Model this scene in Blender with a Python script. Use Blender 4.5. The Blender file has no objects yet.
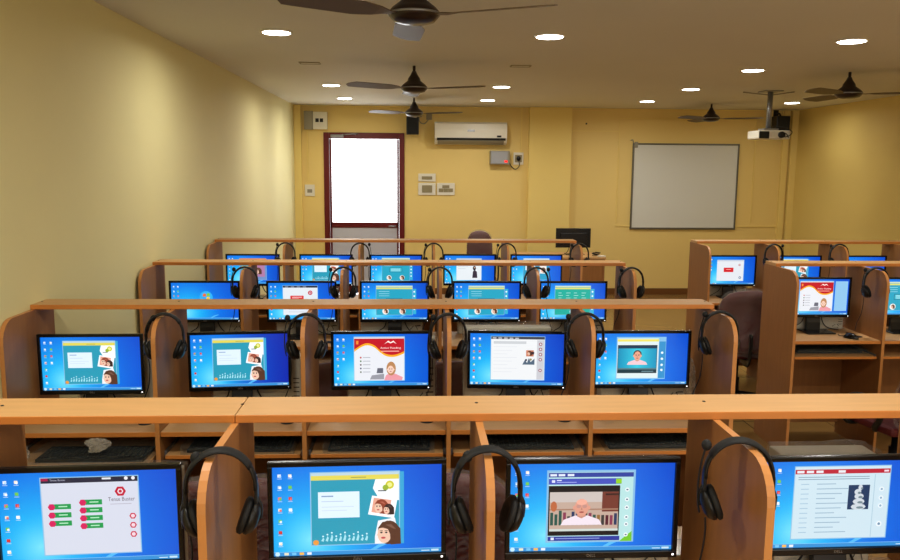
import bpy, bmesh, math, random
from mathutils import Vector, Matrix
random.seed(7)
R = math.radians
scn = bpy.context.scene
COL = bpy.data.collections.new("room"); scn.collection.children.link(COL)

# ------------------------------------------------------------------ materials
def lin(c):
    return tuple(((v/255)/12.92 if v/255 <= .04045 else ((v/255+.055)/1.055)**2.4) for v in c)
def mat(name, rgb, rough=.5, metal=0, spec=.5, noise=None, bump=None, coat=0, trans=0):
    m = bpy.data.materials.new(name); m.use_nodes = True
    nt = m.node_tree; b = nt.nodes['Principled BSDF']
    c = lin(rgb) + (1,)
    b.inputs['Base Color'].default_value = c
    b.inputs['Roughness'].default_value = rough
    b.inputs['Metallic'].default_value = metal
    b.inputs['Specular IOR Level'].default_value = spec
    b.inputs['Coat Weight'].default_value = coat
    tc = nt.nodes.new('ShaderNodeTexCoord')
    if noise:
        sc_, amt, stretch = noise
        mp = nt.nodes.new('ShaderNodeMapping'); mp.inputs['Scale'].default_value = stretch
        nz = nt.nodes.new('ShaderNodeTexNoise'); nz.inputs['Scale'].default_value = sc_; nz.inputs['Detail'].default_value = 5
        mx = nt.nodes.new('ShaderNodeMix'); mx.data_type = 'RGBA'
        mx.inputs['A'].default_value = tuple(v*(1-amt) for v in c[:3]) + (1,)
        mx.inputs['B'].default_value = tuple(min(1, v*(1+amt)) for v in c[:3]) + (1,)
        nt.links.new(tc.outputs['Object'], mp.inputs['Vector']); nt.links.new(mp.outputs[0], nz.inputs['Vector'])
        nt.links.new(nz.outputs['Fac'], mx.inputs['Factor']); nt.links.new(mx.outputs['Result'], b.inputs['Base Color'])
    if bump:
        nb = nt.nodes.new('ShaderNodeTexNoise'); nb.inputs['Scale'].default_value = bump[0]; nb.inputs['Detail'].default_value = 4
        bp = nt.nodes.new('ShaderNodeBump'); bp.inputs['Strength'].default_value = bump[1]; bp.inputs['Distance'].default_value = .01
        nt.links.new(tc.outputs['Object'], nb.inputs['Vector'])
        nt.links.new(nb.outputs['Fac'], bp.inputs['Height']); nt.links.new(bp.outputs[0], b.inputs['Normal'])
    return m
def emit(name, rgb, s):
    m = bpy.data.materials.new(name); m.use_nodes = True
    b = m.node_tree.nodes['Principled BSDF']
    b.inputs['Base Color'].default_value = lin(rgb)+(1,)
    b.inputs['Emission Color'].default_value = lin(rgb)+(1,); b.inputs['Emission Strength'].default_value = s
    return m
def clear(name, tint, fac, rough=.15, bump=None):
    """thin clear sheet: part see-through, part glossy"""
    m = bpy.data.materials.new(name); m.use_nodes = True; nt = m.node_tree
    b = nt.nodes['Principled BSDF']; out = nt.nodes['Material Output']
    b.inputs['Base Color'].default_value = lin(tint)+(1,); b.inputs['Roughness'].default_value = rough
    t = nt.nodes.new('ShaderNodeBsdfTransparent'); mx = nt.nodes.new('ShaderNodeMixShader')
    mx.inputs[0].default_value = fac
    nt.links.new(t.outputs[0], mx.inputs[1]); nt.links.new(b.outputs[0], mx.inputs[2]); nt.links.new(mx.outputs[0], out.inputs[0])
    if bump:
        tc = nt.nodes.new('ShaderNodeTexCoord'); nb = nt.nodes.new('ShaderNodeTexNoise'); nb.inputs['Scale'].default_value = bump[0]
        nb.inputs['Distortion'].default_value = 1.5
        bp = nt.nodes.new('ShaderNodeBump'); bp.inputs['Strength'].default_value = bump[1]; bp.inputs['Distance'].default_value = .02
        nt.links.new(tc.outputs['Object'], nb.inputs['Vector']); nt.links.new(nb.outputs['Fac'], bp.inputs['Height']); nt.links.new(bp.outputs[0], b.inputs['Normal'])
    return m

M = {}
M['wall_l'] = mat('cream wall paint', (226, 218, 166), .7, noise=(1.2, .05, (1, 1, 1)), bump=(60, .05))
M['wall_b'] = mat('yellow wall paint', (232, 207, 134), .6, noise=(1.0, .04, (1, 1, 1)), bump=(60, .04))
M['wall_r'] = mat('ochre wall paint', (226, 202, 124), .6, noise=(1.0, .04, (1, 1, 1)), bump=(60, .04))
M['pil'] = mat('pilaster paint', (236, 213, 134), .6)
M['ceil'] = mat('ceiling paint', (222, 220, 212), .75, noise=(.8, .05, (1, 1, 1)))
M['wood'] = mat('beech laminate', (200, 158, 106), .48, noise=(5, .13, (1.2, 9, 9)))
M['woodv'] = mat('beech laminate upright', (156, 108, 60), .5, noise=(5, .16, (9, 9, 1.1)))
M['band'] = mat('orange edge band', (202, 132, 64), .4, noise=(6, .06, (1, 9, 9)))
M['bandv'] = mat('pale edge band', (196, 138, 80), .4)
M['black'] = mat('black plastic', (14, 15, 17), .38)
M['gloss'] = mat('black bezel plastic', (10, 11, 14), .22)
M['pad'] = mat('black ear cushion', (12, 13, 15), .65)
M['rubber'] = mat('black rubber', (12, 12, 13), .6)
M['silver'] = mat('silver plastic', (150, 152, 155), .3, metal=.6)
M['beige'] = mat('off white case paint', (196, 192, 174), .5)
M['dark'] = mat('dark slot', (20, 19, 18), .6)
M['white'] = mat('white plastic', (225, 222, 210), .4)
M['grey'] = mat('grey metal box', (150, 145, 128), .45)
M['greyin'] = mat('grey switch module', (150, 140, 108), .5)
M['maroon'] = mat('maroon upholstery', (84, 16, 20), .55, noise=(40, .15, (1, 1, 1)))
M['wrap'] = clear('clear plastic wrap', (205, 203, 198), .13, .1, (14, 1.6))
M['wrapd'] = clear('crumpled plastic', (220, 215, 205), .38, .15, (45, 1.0))
M['sleeve'] = clear('keyboard sleeve plastic', (120, 130, 130), .16, .12, (60, .8))
M['redfr'] = mat('dark red door paint', (104, 18, 22), .35)
M['fan'] = mat('brown fan enamel', (36, 20, 16), .3, coat=.3)
M['fanblade'] = mat('brown fan blade', (96, 80, 58), .45)
M['alu'] = mat('aluminium edge', (120, 120, 112), .35, metal=.7)
M['board'] = mat('whiteboard enamel', (216, 218, 212), .4)
M['dpanel'] = mat('grey door panel', (196, 198, 214), .4)
M['led'] = emit('white led', (255, 255, 255), 2.0)
M['lamp'] = emit('downlight diffuser', (255, 253, 248), 14)
M['base'] = mat('brown skirting', (120, 78, 36), .4)
M['blueled'] = emit('red led', (255, 30, 20), 1.5)

# floor: glossy tiles
def floor_mat():
    m = bpy.data.materials.new('glossy brown floor tiles'); m.use_nodes = True; nt = m.node_tree
    b = nt.nodes['Principled BSDF']; tc = nt.nodes.new('ShaderNodeTexCoord')
    br = nt.nodes.new('ShaderNodeTexBrick'); br.offset = 0; br.squash = 1
    br.inputs['Scale'].default_value = 1; br.inputs['Brick Width'].default_value = .6; br.inputs['Row Height'].default_value = .6
    br.inputs['Mortar Size'].default_value = .003
    br.inputs['Color1'].default_value = lin((150, 118, 70))+(1,); br.inputs['Color2'].default_value = lin((142, 112, 66))+(1,)
    br.inputs['Mortar'].default_value = lin((80, 62, 40))+(1,)
    nt.links.new(tc.outputs['Object'], br.inputs['Vector']); nt.links.new(br.outputs['Color'], b.inputs['Base Color'])
    b.inputs['Roughness'].default_value = .16
    return m
M['floor'] = floor_mat()
def screen_mat():
    m = bpy.data.materials.new('lit lcd panel'); m.use_nodes = True; nt = m.node_tree
    b = nt.nodes['Principled BSDF']; a = nt.nodes.new('ShaderNodeAttribute'); a.attribute_name = 'Col'
    b.inputs['Base Color'].default_value = (.01, .01, .012, 1); b.inputs['Roughness'].default_value = .35
    nt.links.new(a.outputs['Color'], b.inputs['Emission Color']); b.inputs['Emission Strength'].default_value = 1.1
    return m
M['screen'] = screen_mat()

# ------------------------------------------------------------------ mesh helpers
def bm_box(bm, x0, x1, y0, y1, z0, z1, bev=0, mi=0, rot=None, seg=2):
    g = bmesh.ops.create_cube(bm, size=1)
    vs = g['verts']
    cx, cy, cz = (x0+x1)/2, (y0+y1)/2, (z0+z1)/2
    for v in vs:
        v.co = Vector((v.co.x*(x1-x0), v.co.y*(y1-y0), v.co.z*(z1-z0)))
    fs = {f for v in vs for f in v.link_faces}
    for f in fs: f.material_index = mi
    if bev:
        es = list({e for v in vs for e in v.link_edges})
        r = bmesh.ops.bevel(bm, geom=es, offset=bev, segments=seg, profile=.6, affect='EDGES')
        vs = list({v for f in r['faces'] for v in f.verts} | {v for f in fs if f.is_valid for v in f.verts})
        for f in r['faces']: f.material_index = mi
    for v in vs:
        if rot: v.co = rot @ v.co
        v.co += Vector((cx, cy, cz))
    return vs
def bm_prism(bm, pts, axis, a0, a1, mi=0, mside=None):
    """pts 2D outline; axis 'X': pts=(y,z) ; 'Y': (x,z) ; 'Z': (x,y)"""
    def mk(p, a):
        return {'X': (a, p[0], p[1]), 'Y': (p[0], a, p[1]), 'Z': (p[0], p[1], a)}[axis]
    A = [bm.verts.new(mk(p, a0)) for p in pts]; B = [bm.verts.new(mk(p, a1)) for p in pts]
    f1 = bm.faces.new(A); f2 = bm.faces.new(list(reversed(B))); f1.material_index = f2.material_index = mi
    n = len(pts)
    for i in range(n):
        f = bm.faces.new([A[i], B[i], B[(i+1) % n], A[(i+1) % n]])
        f.material_index = mi if mside is None else mside
    return A+B
def smooth_path(pts, n=6):
    P = [Vector(p) for p in pts]
    if len(P) < 3: return P
    out = []
    for i in range(len(P)-1):
        p0 = P[max(i-1, 0)]; p1 = P[i]; p2 = P[i+1]; p3 = P[min(i+2, len(P)-1)]
        for k in range(n):
            t = k/n
            out.append(.5*((2*p1)+(-p0+p2)*t+(2*p0-5*p1+4*p2-p3)*t*t+(-p0+3*p1-3*p2+p3)*t**3))
    out.append(P[-1]); return out
def bm_tube(bm, pts, r, n=8, mi=0, flat=None, smooth=0):
    """r float or list; flat=(scale_a, scale_b) elliptical section"""
    P = smooth_path(pts, smooth) if smooth else [Vector(p) for p in pts]
    rings = []; up = None
    for i, p in enumerate(P):
        d = (P[min(i+1, len(P)-1)]-P[max(i-1, 0)]).normalized()
        if up is None:
            up = Vector((0, 1, 0)) if abs(d.y) < .9 else Vector((1, 0, 0))
        s = d.cross(up).normalized(); up = s.cross(d).normalized()
        rr = r if not isinstance(r, (list, tuple)) else r[min(int(i*len(r)/len(P)), len(r)-1)]
        fa, fb = flat or (1, 1)
        rings.append([bm.verts.new(p+s*math.cos(2*math.pi*k/n)*rr*fa+up*math.sin(2*math.pi*k/n)*rr*fb) for k in range(n)])
    for a, b in zip(rings, rings[1:]):
        for k in range(n):
            f = bm.faces.new([a[k], a[(k+1) % n], b[(k+1) % n], b[k]]); f.material_index = mi; f.smooth = True
    for ring in (rings[0], list(reversed(rings[-1]))):
        f = bm.faces.new(list(reversed(ring))); f.material_index = mi
def bm_lathe(bm, prof, c=(0, 0, 0), n=24, mi=0, M4=None):
    """prof [(r,z)]"""
    rings = []
    for r, z in prof:
        ring = []
        for k in range(n):
            v = Vector((max(r, 1e-5)*math.cos(2*math.pi*k/n), max(r, 1e-5)*math.sin(2*math.pi*k/n), z))
            if M4 is not None: v = M4 @ v
            ring.append(bm.verts.new(v+Vector(c)))
        rings.append(ring)
    for a, b in zip(rings, rings[1:]):
        for k in range(n):
            f = bm.faces.new([a[k], a[(k+1) % n], b[(k+1) % n], b[k]]); f.material_index = mi; f.smooth = True
    bm.faces.new(list(reversed(rings[0]))).material_index = mi
    bm.faces.new(rings[-1]).material_index = mi
def bm_ell(bm, c, s, rot=None, mi=0, u=14, v=10):
    g = bmesh.ops.create_uvsphere(bm, u_segments=u, v_segments=v, radius=1)
    for vv in g['verts']:
        p = Vector((vv.co.x*s[0], vv.co.y*s[1], vv.co.z*s[2]))
        if rot: p = rot @ p
        vv.co = p+Vector(c)
    for f in {f for vv in g['verts'] for f in vv.link_faces}: f.smooth = True; f.material_index = mi
def obj(name, bm, mats, parent=None, loc=None, fixn=True):
    if fixn: bmesh.ops.recalc_face_normals(bm, faces=bm.faces)
    me = bpy.data.meshes.new(name); bm.to_mesh(me); bm.free()
    for m in (mats if isinstance(mats, (list, tuple)) else [mats]): me.materials.append(m)
    o = bpy.data.objects.new(name, me); COL.objects.link(o)
    if parent: o.parent = parent
    if loc: o.location = loc
    return o
def thing(name, label, cat, loc=(0, 0, 0), rot=(0, 0, 0), group=None):
    o = bpy.data.objects.new(name, None); o.empty_display_size = .05; COL.objects.link(o)
    o.location = loc; o.rotation_euler = rot
    tag(o, label, cat, group); return o
def tag(o, label=None, cat=None, group=None, kind=None):
    if label: o['label'] = label
    if cat: o['category'] = cat
    if group: o['group'] = group
    if kind: o['kind'] = kind
    return o
def kids(o): return [c for c in COL.objects if c.parent == o]
def copy_tree(o, parent=None):
    c = o.copy(); COL.objects.link(c); c.parent = parent
    for ch in kids(o):
        if ch.name.split('.')[0] != 'screen': copy_tree(ch, c)
    return c
def B(): return bmesh.new()
def box_obj(name, d, m, parent=None, bev=0, loc=None, seg=2):
    bm = B(); bm_box(bm, *d, bev=bev, seg=seg); return obj(name, bm, m, parent, loc)
def front_faces(o, idx):
    for f in o.data.polygons:
        if f.normal.y < -.7: f.material_index = idx

# ------------------------------------------------------------------ measures (metres, camera above the origin)
CAMZ = 1.81
XL, XR, YB, YF, ZC = -1.665, 5.46, 11.19, -1.6, 2.655
D1, SP = 1.876, 1.5615
X0 = -1.647; BAY = .6
ROWY = [D1+SP*i for i in range(4)]
SH = 1.2065      # top of the shelf
T = .02
DESK = .72

# ------------------------------------------------------------------ room shell
def structure(name, bm_or, m, parent=None):
    o = obj(name, bm_or, m, parent)
    if not parent: o['kind'] = 'structure'
    return o
b = B(); bm_box(b, XL-.2, XR+.2, YF-.2, YB+.2, -.1, 0); structure('floor', b, M['floor'])
b = B(); bm_box(b, XL-.2, XR+.2, YF-.2, YB+.2, ZC, ZC+.1); structure('ceiling', b, M['ceil'])
b = B(); bm_box(b, XL-.15, XL, YF-.2, YB+.2, 0, ZC); structure('wall_left', b, M['wall_l'])
b = B(); bm_box(b, XR, XR+.15, YF-.2, YB+.2, 0, ZC); structure('wall_right', b, M['wall_r'])
b = B(); bm_box(b, XL, XR, YF-.15, YF, 0, ZC); structure('wall_front', b, M['wall_b'])
# far wall with the door opening
DX0, DX1, DZ = -1.262, -.135, 2.285
b = B()
bm_box(b, XL, DX0, YB, YB+.15, 0, ZC); bm_box(b, DX1, XR, YB, YB+.15, 0, ZC); bm_box(b, DX0, DX1, YB, YB+.15, DZ, ZC)
structure('wall_back', b, M['wall_b'])
b = B(); bm_box(b, DX1+.01, 1.62, YB-.014, YB, 0, .09, bev=.003); bm_box(b, 2.2, XR, YB-.014, YB, 0, .09, bev=.003)
structure('baseboard_back', b, M['base'])
b = B(); bm_box(b, 1.613, 2.207, YB-.09, YB, 0, ZC); structure('trim_1', b, M['pil'])          # pilaster
b = B(); bm_box(b, XL, XL+.1, YB-.06, YB, 0, ZC); structure('trim_2', b, M['pil'])
b = B(); bm_box(b, 5.26, 5.34, YB-.04, YB, 0, ZC); bm_box(b, 5.37, 5.46, YB-.07, YB, 0, ZC); structure('trim_3', b, M['pil'])
# thin raised casing lines round the whiteboard bay
b = B()
for d in ((2.24, 2.9, 2.33, 2.345), (2.9, 2.912, 1.05, 2.52), (4.87, 4.882, 1.05, 2.52), (2.9, 5.26, .99, 1.005), (2.9, 4.88, 2.51, 2.522)):
    bm_box(b, d[0], d[1], YB-.012, YB, d[2], d[3])
structure('trim_4', b, M['pil'])

# door
def door():
    b = B()
    w = .075
    bm_box(b, DX0, DX0+w, YB-.02, YB+.1, 0, DZ, bev=.006); bm_box(b, DX1-w, DX1, YB-.02, YB+.1, 0, DZ, bev=.006)
    bm_box(b, DX0+w, DX1-w, YB-.02, YB+.1, DZ-.085, DZ, bev=.006)
    d = structure('door_1', b, M['redfr']); d['label'] = 'dark red framed door with bright glass beside the left corner'
    b = B()
    bm_box(b, DX0+w+.003, DX1-w-.003, YB+.02, YB+.06, 0.955, 1.03, bev=.004)
    bm_box(b, DX0+w+.003, DX1-w-.003, YB+.02, YB+.06, .02, .12, bev=.004)
    bm_box(b, DX0+w+.003, DX0+w+.03, YB+.02, YB+.06, .02, DZ-.088, bev=.004)
    bm_box(b, DX1-w-.03, DX1-w-.003, YB+.02, YB+.06, .02, DZ-.088, bev=.004)
    obj('door_leaf_frame', b, M['redfr'], d)
    box_obj('glass_pane', (DX0+.1, DX1-.1, YB+.036, YB+.044, 1.025, DZ-.085), M['glass'], d)
    box_obj('lower_panel', (DX0+.1, DX1-.1, YB+.03, YB+.05, .12, .958), M['dpanel'], d)
    b = B(); bm_box(b, -1.16, -.98, YB-.055, YB-.021, DZ-.07, DZ-.03, bev=.006); bm_tube(b, [(-1.0, YB-.04, DZ-.03), (-.85, YB-.06, DZ-.02), (-.78, YB-.03, DZ-.02)], .007)
    obj('door_closer', b, M['silver'], d)
    b = B(); bm_tube(b, [(-.26, YB+.02, .98), (-.26, YB-.03, .98), (-.36, YB-.03, .98)], .009); obj('door_handle', b, M['silver'], d)
M['glass'] = clear('door glass', (240, 245, 250), .12, .05)
door()

# ------------------------------------------------------------------ desk rows
def carrel_row(x0, y, n, bay, label, splits=None, tray_pull=None, yf=-.28, yb=.175, DESK=DESK):
    """y = front edge of the top shelf"""
    r = thing('carrel_desk_row', label, 'desk', (x0, y, 0), group='beech carrel desk rows')
    L = n*bay
    prof = [(yb, 0), (yb, SH-T-.0005), (yf+.09, SH-T-.0005)]
    for k in range(1, 7):
        a = k*math.pi/12
        prof.append((yf+.09-.09*math.sin(a), SH-T-.09*(1-math.cos(a))))
    prof.append((yf, 0))
    for k in range(n+1):
        b = B(); bm_prism(b, prof, 'X', k*bay, k*bay+.018, 0, 1)
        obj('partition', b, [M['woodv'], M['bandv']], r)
    cuts = [0]+(splits or [])+[n]
    for a, c in zip(cuts, cuts[1:]):
        xa = a*bay+(-.002 if a == 0 else .0105); xb = c*bay+(.02 if c == n else .0085)
        o = box_obj('top_shelf', (xa, xb, 0, .155, SH-T, SH), [M['wood'], M['band']], r, bev=.0012, seg=1); front_faces(o, 1)
    for k in range(n):
        xa, xb = k*bay+.0185, (k+1)*bay-.0005
        o = box_obj('desktop', (xa, xb, yf+.01, .17, DESK-T, DESK), [M['wood'], M['band']], r, bev=.0012, seg=1); front_faces(o, 1)
        p = (tray_pull or {}).get(k, 0)
        o = box_obj('keyboard_tray', (xa+.012, xb-.012, yf+.02-p, .07-p, DESK-.12, DESK-.104), [M['wood'], M['band']], r, bev=.001, seg=1); front_faces(o, 1)
        for s in (xa+.0005, xb-.0105): box_obj('drawer_slide', (s, s+.01, yf+.05, .12, DESK-.122, DESK-.095), M['silver'], r)
        b = B(); bm_lathe(b, [(0, 0), (.03, 0), (.031, .0015), (.026, .003), (0, .0032)], (xb-.08, -.15, DESK), 18); obj('cable_grommet', b, M['dark'], r)
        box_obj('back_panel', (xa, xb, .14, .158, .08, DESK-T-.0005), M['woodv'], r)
    for k in range(n+1):      # screw heads on the shelf over each partition
        b = B(); bm_lathe(b, [(0, 0), (.0045, 0), (.004, .0012), (0, .0014)], (k*bay+.009, .09, SH), 10); obj('screw_head', b, M['dark'], r)
    return r
rows_label = ['nearest long beech carrel desk row, crossing the whole bottom of the picture',
              'beech carrel desk row second from the camera, beside the left wall',
              'beech carrel desk row third from the camera, beside the left wall',
              'farthest left-hand beech carrel desk row, in front of the door']
carrel_row(X0, ROWY[0], 5, BAY, rows_label[0], splits=[2], yf=-.32)
carrel_row(X0-.016, ROWY[1], 5, BAY, rows_label[1], tray_pull={0: .1})
carrel_row(X0, ROWY[2], 5, BAY, rows_label[2])
carrel_row(X0, ROWY[3], 5, BAY, rows_label[3])
XR3, XR4, BR = 2.37, 2.41, .575
carrel_row(XR3, ROWY[2], 5, BR, 'nearer beech carrel desk row across the aisle, with open desk bays under it', yf=-.29, DESK=.748)
carrel_row(XR4, ROWY[3], 5, BR, 'farther beech carrel desk row across the aisle, below the whiteboard', yf=-.29)

# ------------------------------------------------------------------ screen pictures
SW, SHH = .421, .237
_txt = {}
def glyphs(s):
    if s in _txt: return _txt[s]
    cu = bpy.data.curves.new('t', 'FONT'); cu.body = s; cu.resolution_u = 3
    o = bpy.data.objects.new('t', cu); COL.objects.link(o)
    dg = bpy.context.evaluated_depsgraph_get(); dg.update()
    me = o.evaluated_get(dg).to_mesh()
    vs = [(v.co.x, v.co.y) for v in me.vertices]; fs = [tuple(p.vertices) for p in me.polygons]
    o.evaluated_get(dg).to_mesh_clear()
    bpy.data.objects.remove(o); bpy.data.curves.remove(cu)
    x0 = min(v[0] for v in vs); x1 = max(v[0] for v in vs); y0 = min(v[1] for v in vs); y1 = max(v[1] for v in vs)
    _txt[s] = (vs, fs, x0, x1, y0, y1); return _txt[s]
class Cv:
    def __init__(s): s.v = []; s.f = []; s.c = []; s.z = 0
    def poly(s, pts, c, step=True):
        if step: s.z += .00006
        n = len(s.v); s.v += [(p[0]*SW-SW/2, -s.z, p[1]*SHH-SHH/2) for p in pts]
        s.f.append(list(range(n, n+len(pts)))); s.c.append([lin(c)]*len(pts))
    def rect(s, x, y, w, h, c, step=True): s.poly([(x, y), (x+w, y), (x+w, y+h), (x, y+h)], c, step)
    def grad(s, x, y, w, h, fn, nx, ny):
        s.z += .00006; n = len(s.v)
        for j in range(ny+1):
            for i in range(nx+1):
                s.v.append(((x+w*i/nx)*SW-SW/2, -s.z, (y+h*j/ny)*SHH-SHH/2))
        for j in range(ny):
            for i in range(nx):
                ids = [j*(nx+1)+i, j*(nx+1)+i+1, (j+1)*(nx+1)+i+1, (j+1)*(nx+1)+i]
                s.f.append([n+q for q in ids]); s.c.append([lin(fn((q % (nx+1))/nx, (q//(nx+1))/ny)) for q in ids])
    def ell(s, x, y, rx, ry, c, n=16, a0=0, a1=360, step=True):
        s.poly([(x+rx*math.cos(R(a0+(a1-a0)*k/n)), y+ry*math.sin(R(a0+(a1-a0)*k/n))) for k in range(n+(0 if a1-a0 == 360 else 1))], c, step)
    def circ(s, x, y, r, c, n=14, step=True): s.ell(x, y, r, r*16/9, c, n, step=step)
    def ring(s, x, y, r, c, c2, k=.6, n=6): s.circ(x, y, r, c, n); s.circ(x, y, r*k, c2, n)
    def text(s, t, x, y, h, c, w=None):
        vs, fs, x0, x1, y0, y1 = glyphs(t)
        sc = h*SHH/max(y1-y0, 1e-6); sx = sc/SW
        if w: sx = w/(x1-x0)
        s.z += .00006; n = len(s.v)
        s.v += [((x+(a-x0)*sx)*SW-SW/2, -s.z, (y+(b_-y0)*sc/SHH)*SHH-SHH/2) for a, b_ in vs]
        for f in fs: s.f.append([n+i for i in f]); s.c.append([lin(c)]*len(f))
    def mesh(s, name='screen'):
        me = bpy.data.meshes.new(name); me.from_pydata(s.v, [], s.f)
        ca = me.color_attributes.new('Col', 'FLOAT_COLOR', 'CORNER'); i = 0
        for p, cc in zip(me.polygons, s.c):
            for k, li in enumerate(p.loop_indices): ca.data[li].color = (*cc[k], 1)
        me.materials.append(M['screen']); return me
def lerp(a, b_, t): t = max(0, min(1, t)); return tuple(a[i]+(b_[i]-a[i])*t for i in range(3))
def wallpaper(s, dark=0):
    def fn(u, v):
        d = math.hypot((u-.22)*1.3, (v-.18)*.75)
        c = lerp((130, 226, 248), (30, 180, 242), d/.26) if d < .26 else lerp((30, 180, 242), (4, 122, 228), (d-.26)/.38) if d < .64 else lerp((4, 122, 228), (2, 84, 206), (d-.64)/.5)
        c = lerp(c, (16, 30, 160), dark*max(0, u-.3)*1.2)
        return c
    s.grad(0, 0, 1, 1, fn, 28, 16)
    # swoosh of light
    s.poly([(.55, .02), (.62, .10), (.70, .14), (.69, .12), (.63, .07), (.58, .02)], (90, 190, 245))
    s.rect(0, 0, 1, .045, (60, 150, 215)); s.rect(0, .042, 1, .004, (150, 210, 240))
    s.circ(.02, .022, .014, (200, 235, 255))
    for k, c in enumerate([(235, 230, 200), (120, 200, 240), (250, 190, 90), (235, 240, 250)]): s.rect(.06+k*.045, .008, .026, .028, c)
    s.rect(.88, .014, .05, .008, (225, 240, 250)); s.rect(.94, .01, .045, .022, (200, 225, 240))
    cols = [(235, 240, 250), (220, 60, 50), (240, 230, 210), (190, 220, 245), (250, 250, 250), (120, 200, 90), (230, 120, 120)]
    rnd = random.Random(3)
    for j in range(7):
        for i in range(2 if j < 4 else 1):
            x, y = .028+i*.062, .90-j*.125
            c = cols[(j*3+i*2) % 7]
            s.rect(x+.002, y-.022, .020, .034, c); s.circ(x+.016, y-.012, .008, cols[(j+i+3) % 7], 8)
            s.rect(x-.001, y-.040, .028, .006, (190, 216, 244))
def window(s, x, y, w, h, body, bar, barh=.06):
    s.rect(x-.006, y-.01, w+.012, h+.02, (150, 195, 225)); s.rect(x, y, w, h, body); s.rect(x, y+h-barh, w, barh, bar)
def head(s, x, y, r, skin, hair, bald=False, shirt=None):
    q = 16/9
    if shirt:
        s.poly([(x-r*2.7, y-r*4.2), (x-r*2.3, y-r*2.9), (x-r*.8, y-r*1.9), (x+r*.8, y-r*1.9), (x+r*2.3, y-r*2.9), (x+r*2.7, y-r*4.2)], shirt)
        s.poly([(x-r*.42, y-r*1.2), (x+r*.42, y-r*1.2), (x+r*.6, y-r*2.05), (x, y-r*2.6), (x-r*.6, y-r*2.05)], tuple(int(k*.9) for k in skin))
    if not bald: s.ell(x, y+r*.35*q, r*1.08, r*1.15*q, hair, 16)
    s.ell(x-r*.95, y, r*.2, r*.3*q, skin, 8); s.ell(x+r*.95, y, r*.2, r*.3*q, skin, 8)
    s.ell(x, y, r*.9, r*1.2*q, skin, 18)
    if bald: s.ell(x, y+r*.75*q, r*.7, r*.4*q, tuple(min(255, k+18) for k in skin), 12)
    for k in (-1, 1):
        s.ell(x+k*r*.35, y+r*.12*q, r*.16, r*.09*q, (60, 40, 35), 8)
        s.rect(x+k*r*.35-r*.2, y+r*.3*q, r*.4, r*.07*q, tuple(int(v*.5+20) for v in hair))
    s.poly([(x-r*.12, y-r*.28*q), (x+r*.12, y-r*.28*q), (x, y+r*.1*q)], tuple(int(k*.85) for k in skin))
    s.ell(x, y-r*.6*q, r*.32, r*.1*q, (165, 70, 70), 10)
def girl(s, x, y, r, hair=(95, 60, 45)):
    """woman's head in profile-like crop with long hair"""
    q = 16/9
    s.ell(x+r*.15, y+r*.15, r*1.15, r*1.3*q, hair, 18)
    s.ell(x-r*.30, y-r*.15, r*.72, r*1.0*q, (238, 200, 178), 18)
    s.poly([(x-r*.95, y+r*.05), (x-r*1.12, y-r*.35), (x-r*.9, y-r*.4)], (238, 200, 178))
    s.poly([(x-r*1.0, y+r*.55*q), (x-r*.5, y+r*1.25*q), (x+r*.6, y+r*1.3*q), (x+r*1.35, y+r*.5*q), (x+r*1.4, y-r*1.2*q), (x+r*.35, y-r*1.25*q), (x+r*.28, y-r*.1*q), (x+r*.05, y+r*.45*q), (x-r*.45, y+r*.62*q)], hair)
    s.poly([(x-r*.2, y+r*.95*q), (x+r*.4, y+r*.98*q), (x+r*.9, y+r*.45*q), (x+r*.6, y+r*.5*q)], tuple(min(255, k+35) for k in hair))
    for dx in (-.62, -.12): s.ell(x+r*dx, y+r*.10*q, r*.13, r*.09*q, (50, 34, 34), 8); s.rect(x+r*dx-r*.16, y+r*.26*q, r*.32, r*.06*q, (90, 60, 50))
    s.ell(x-r*.42, y-r*.48*q, r*.24, r*.11*q, (196, 70, 78), 10)
def sc_hex(s):
    wallpaper(s)
    window(s, .24, .10, .54, .83, (214, 218, 232), (40, 42, 66), .055)
    s.rect(.24, .90, .04, .03, (170, 30, 80)); s.text('Tense Buster', .29, .897, .02, (190, 190, 210))
    s.rect(.58, .902, .05, .02, (225, 228, 235))
    for k in (.70, .74): s.circ(k+.015, .91, .011, (235, 235, 240), 10)
    s.ring(.68, .77, .032, (196, 24, 62), (235, 222, 230), .55); s.circ(.68, .77, .010, (196, 24, 62), 6)
    s.text('Tense Buster', .61, .665, .042, (110, 100, 115), .15)
    s.rect(.62, .63, .12, .006, (180, 175, 190))
    for (x, y) in ((.30, .62), (.30, .53), (.30, .44), (.475, .66), (.475, .575), (.475, .49), (.475, .405)):
        s.rect(x, y-.025, .10, .055, (28, 158, 84)); s.rect(x+.03, y-.003, .05, .012, (190, 235, 205))
        s.circ(x-.008, y, .021, (214, 36, 100), 6)
    for y in (.50, .40, .30): s.ring(.745, y, .020, (200, 30, 70), (240, 215, 225), .62)
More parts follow.
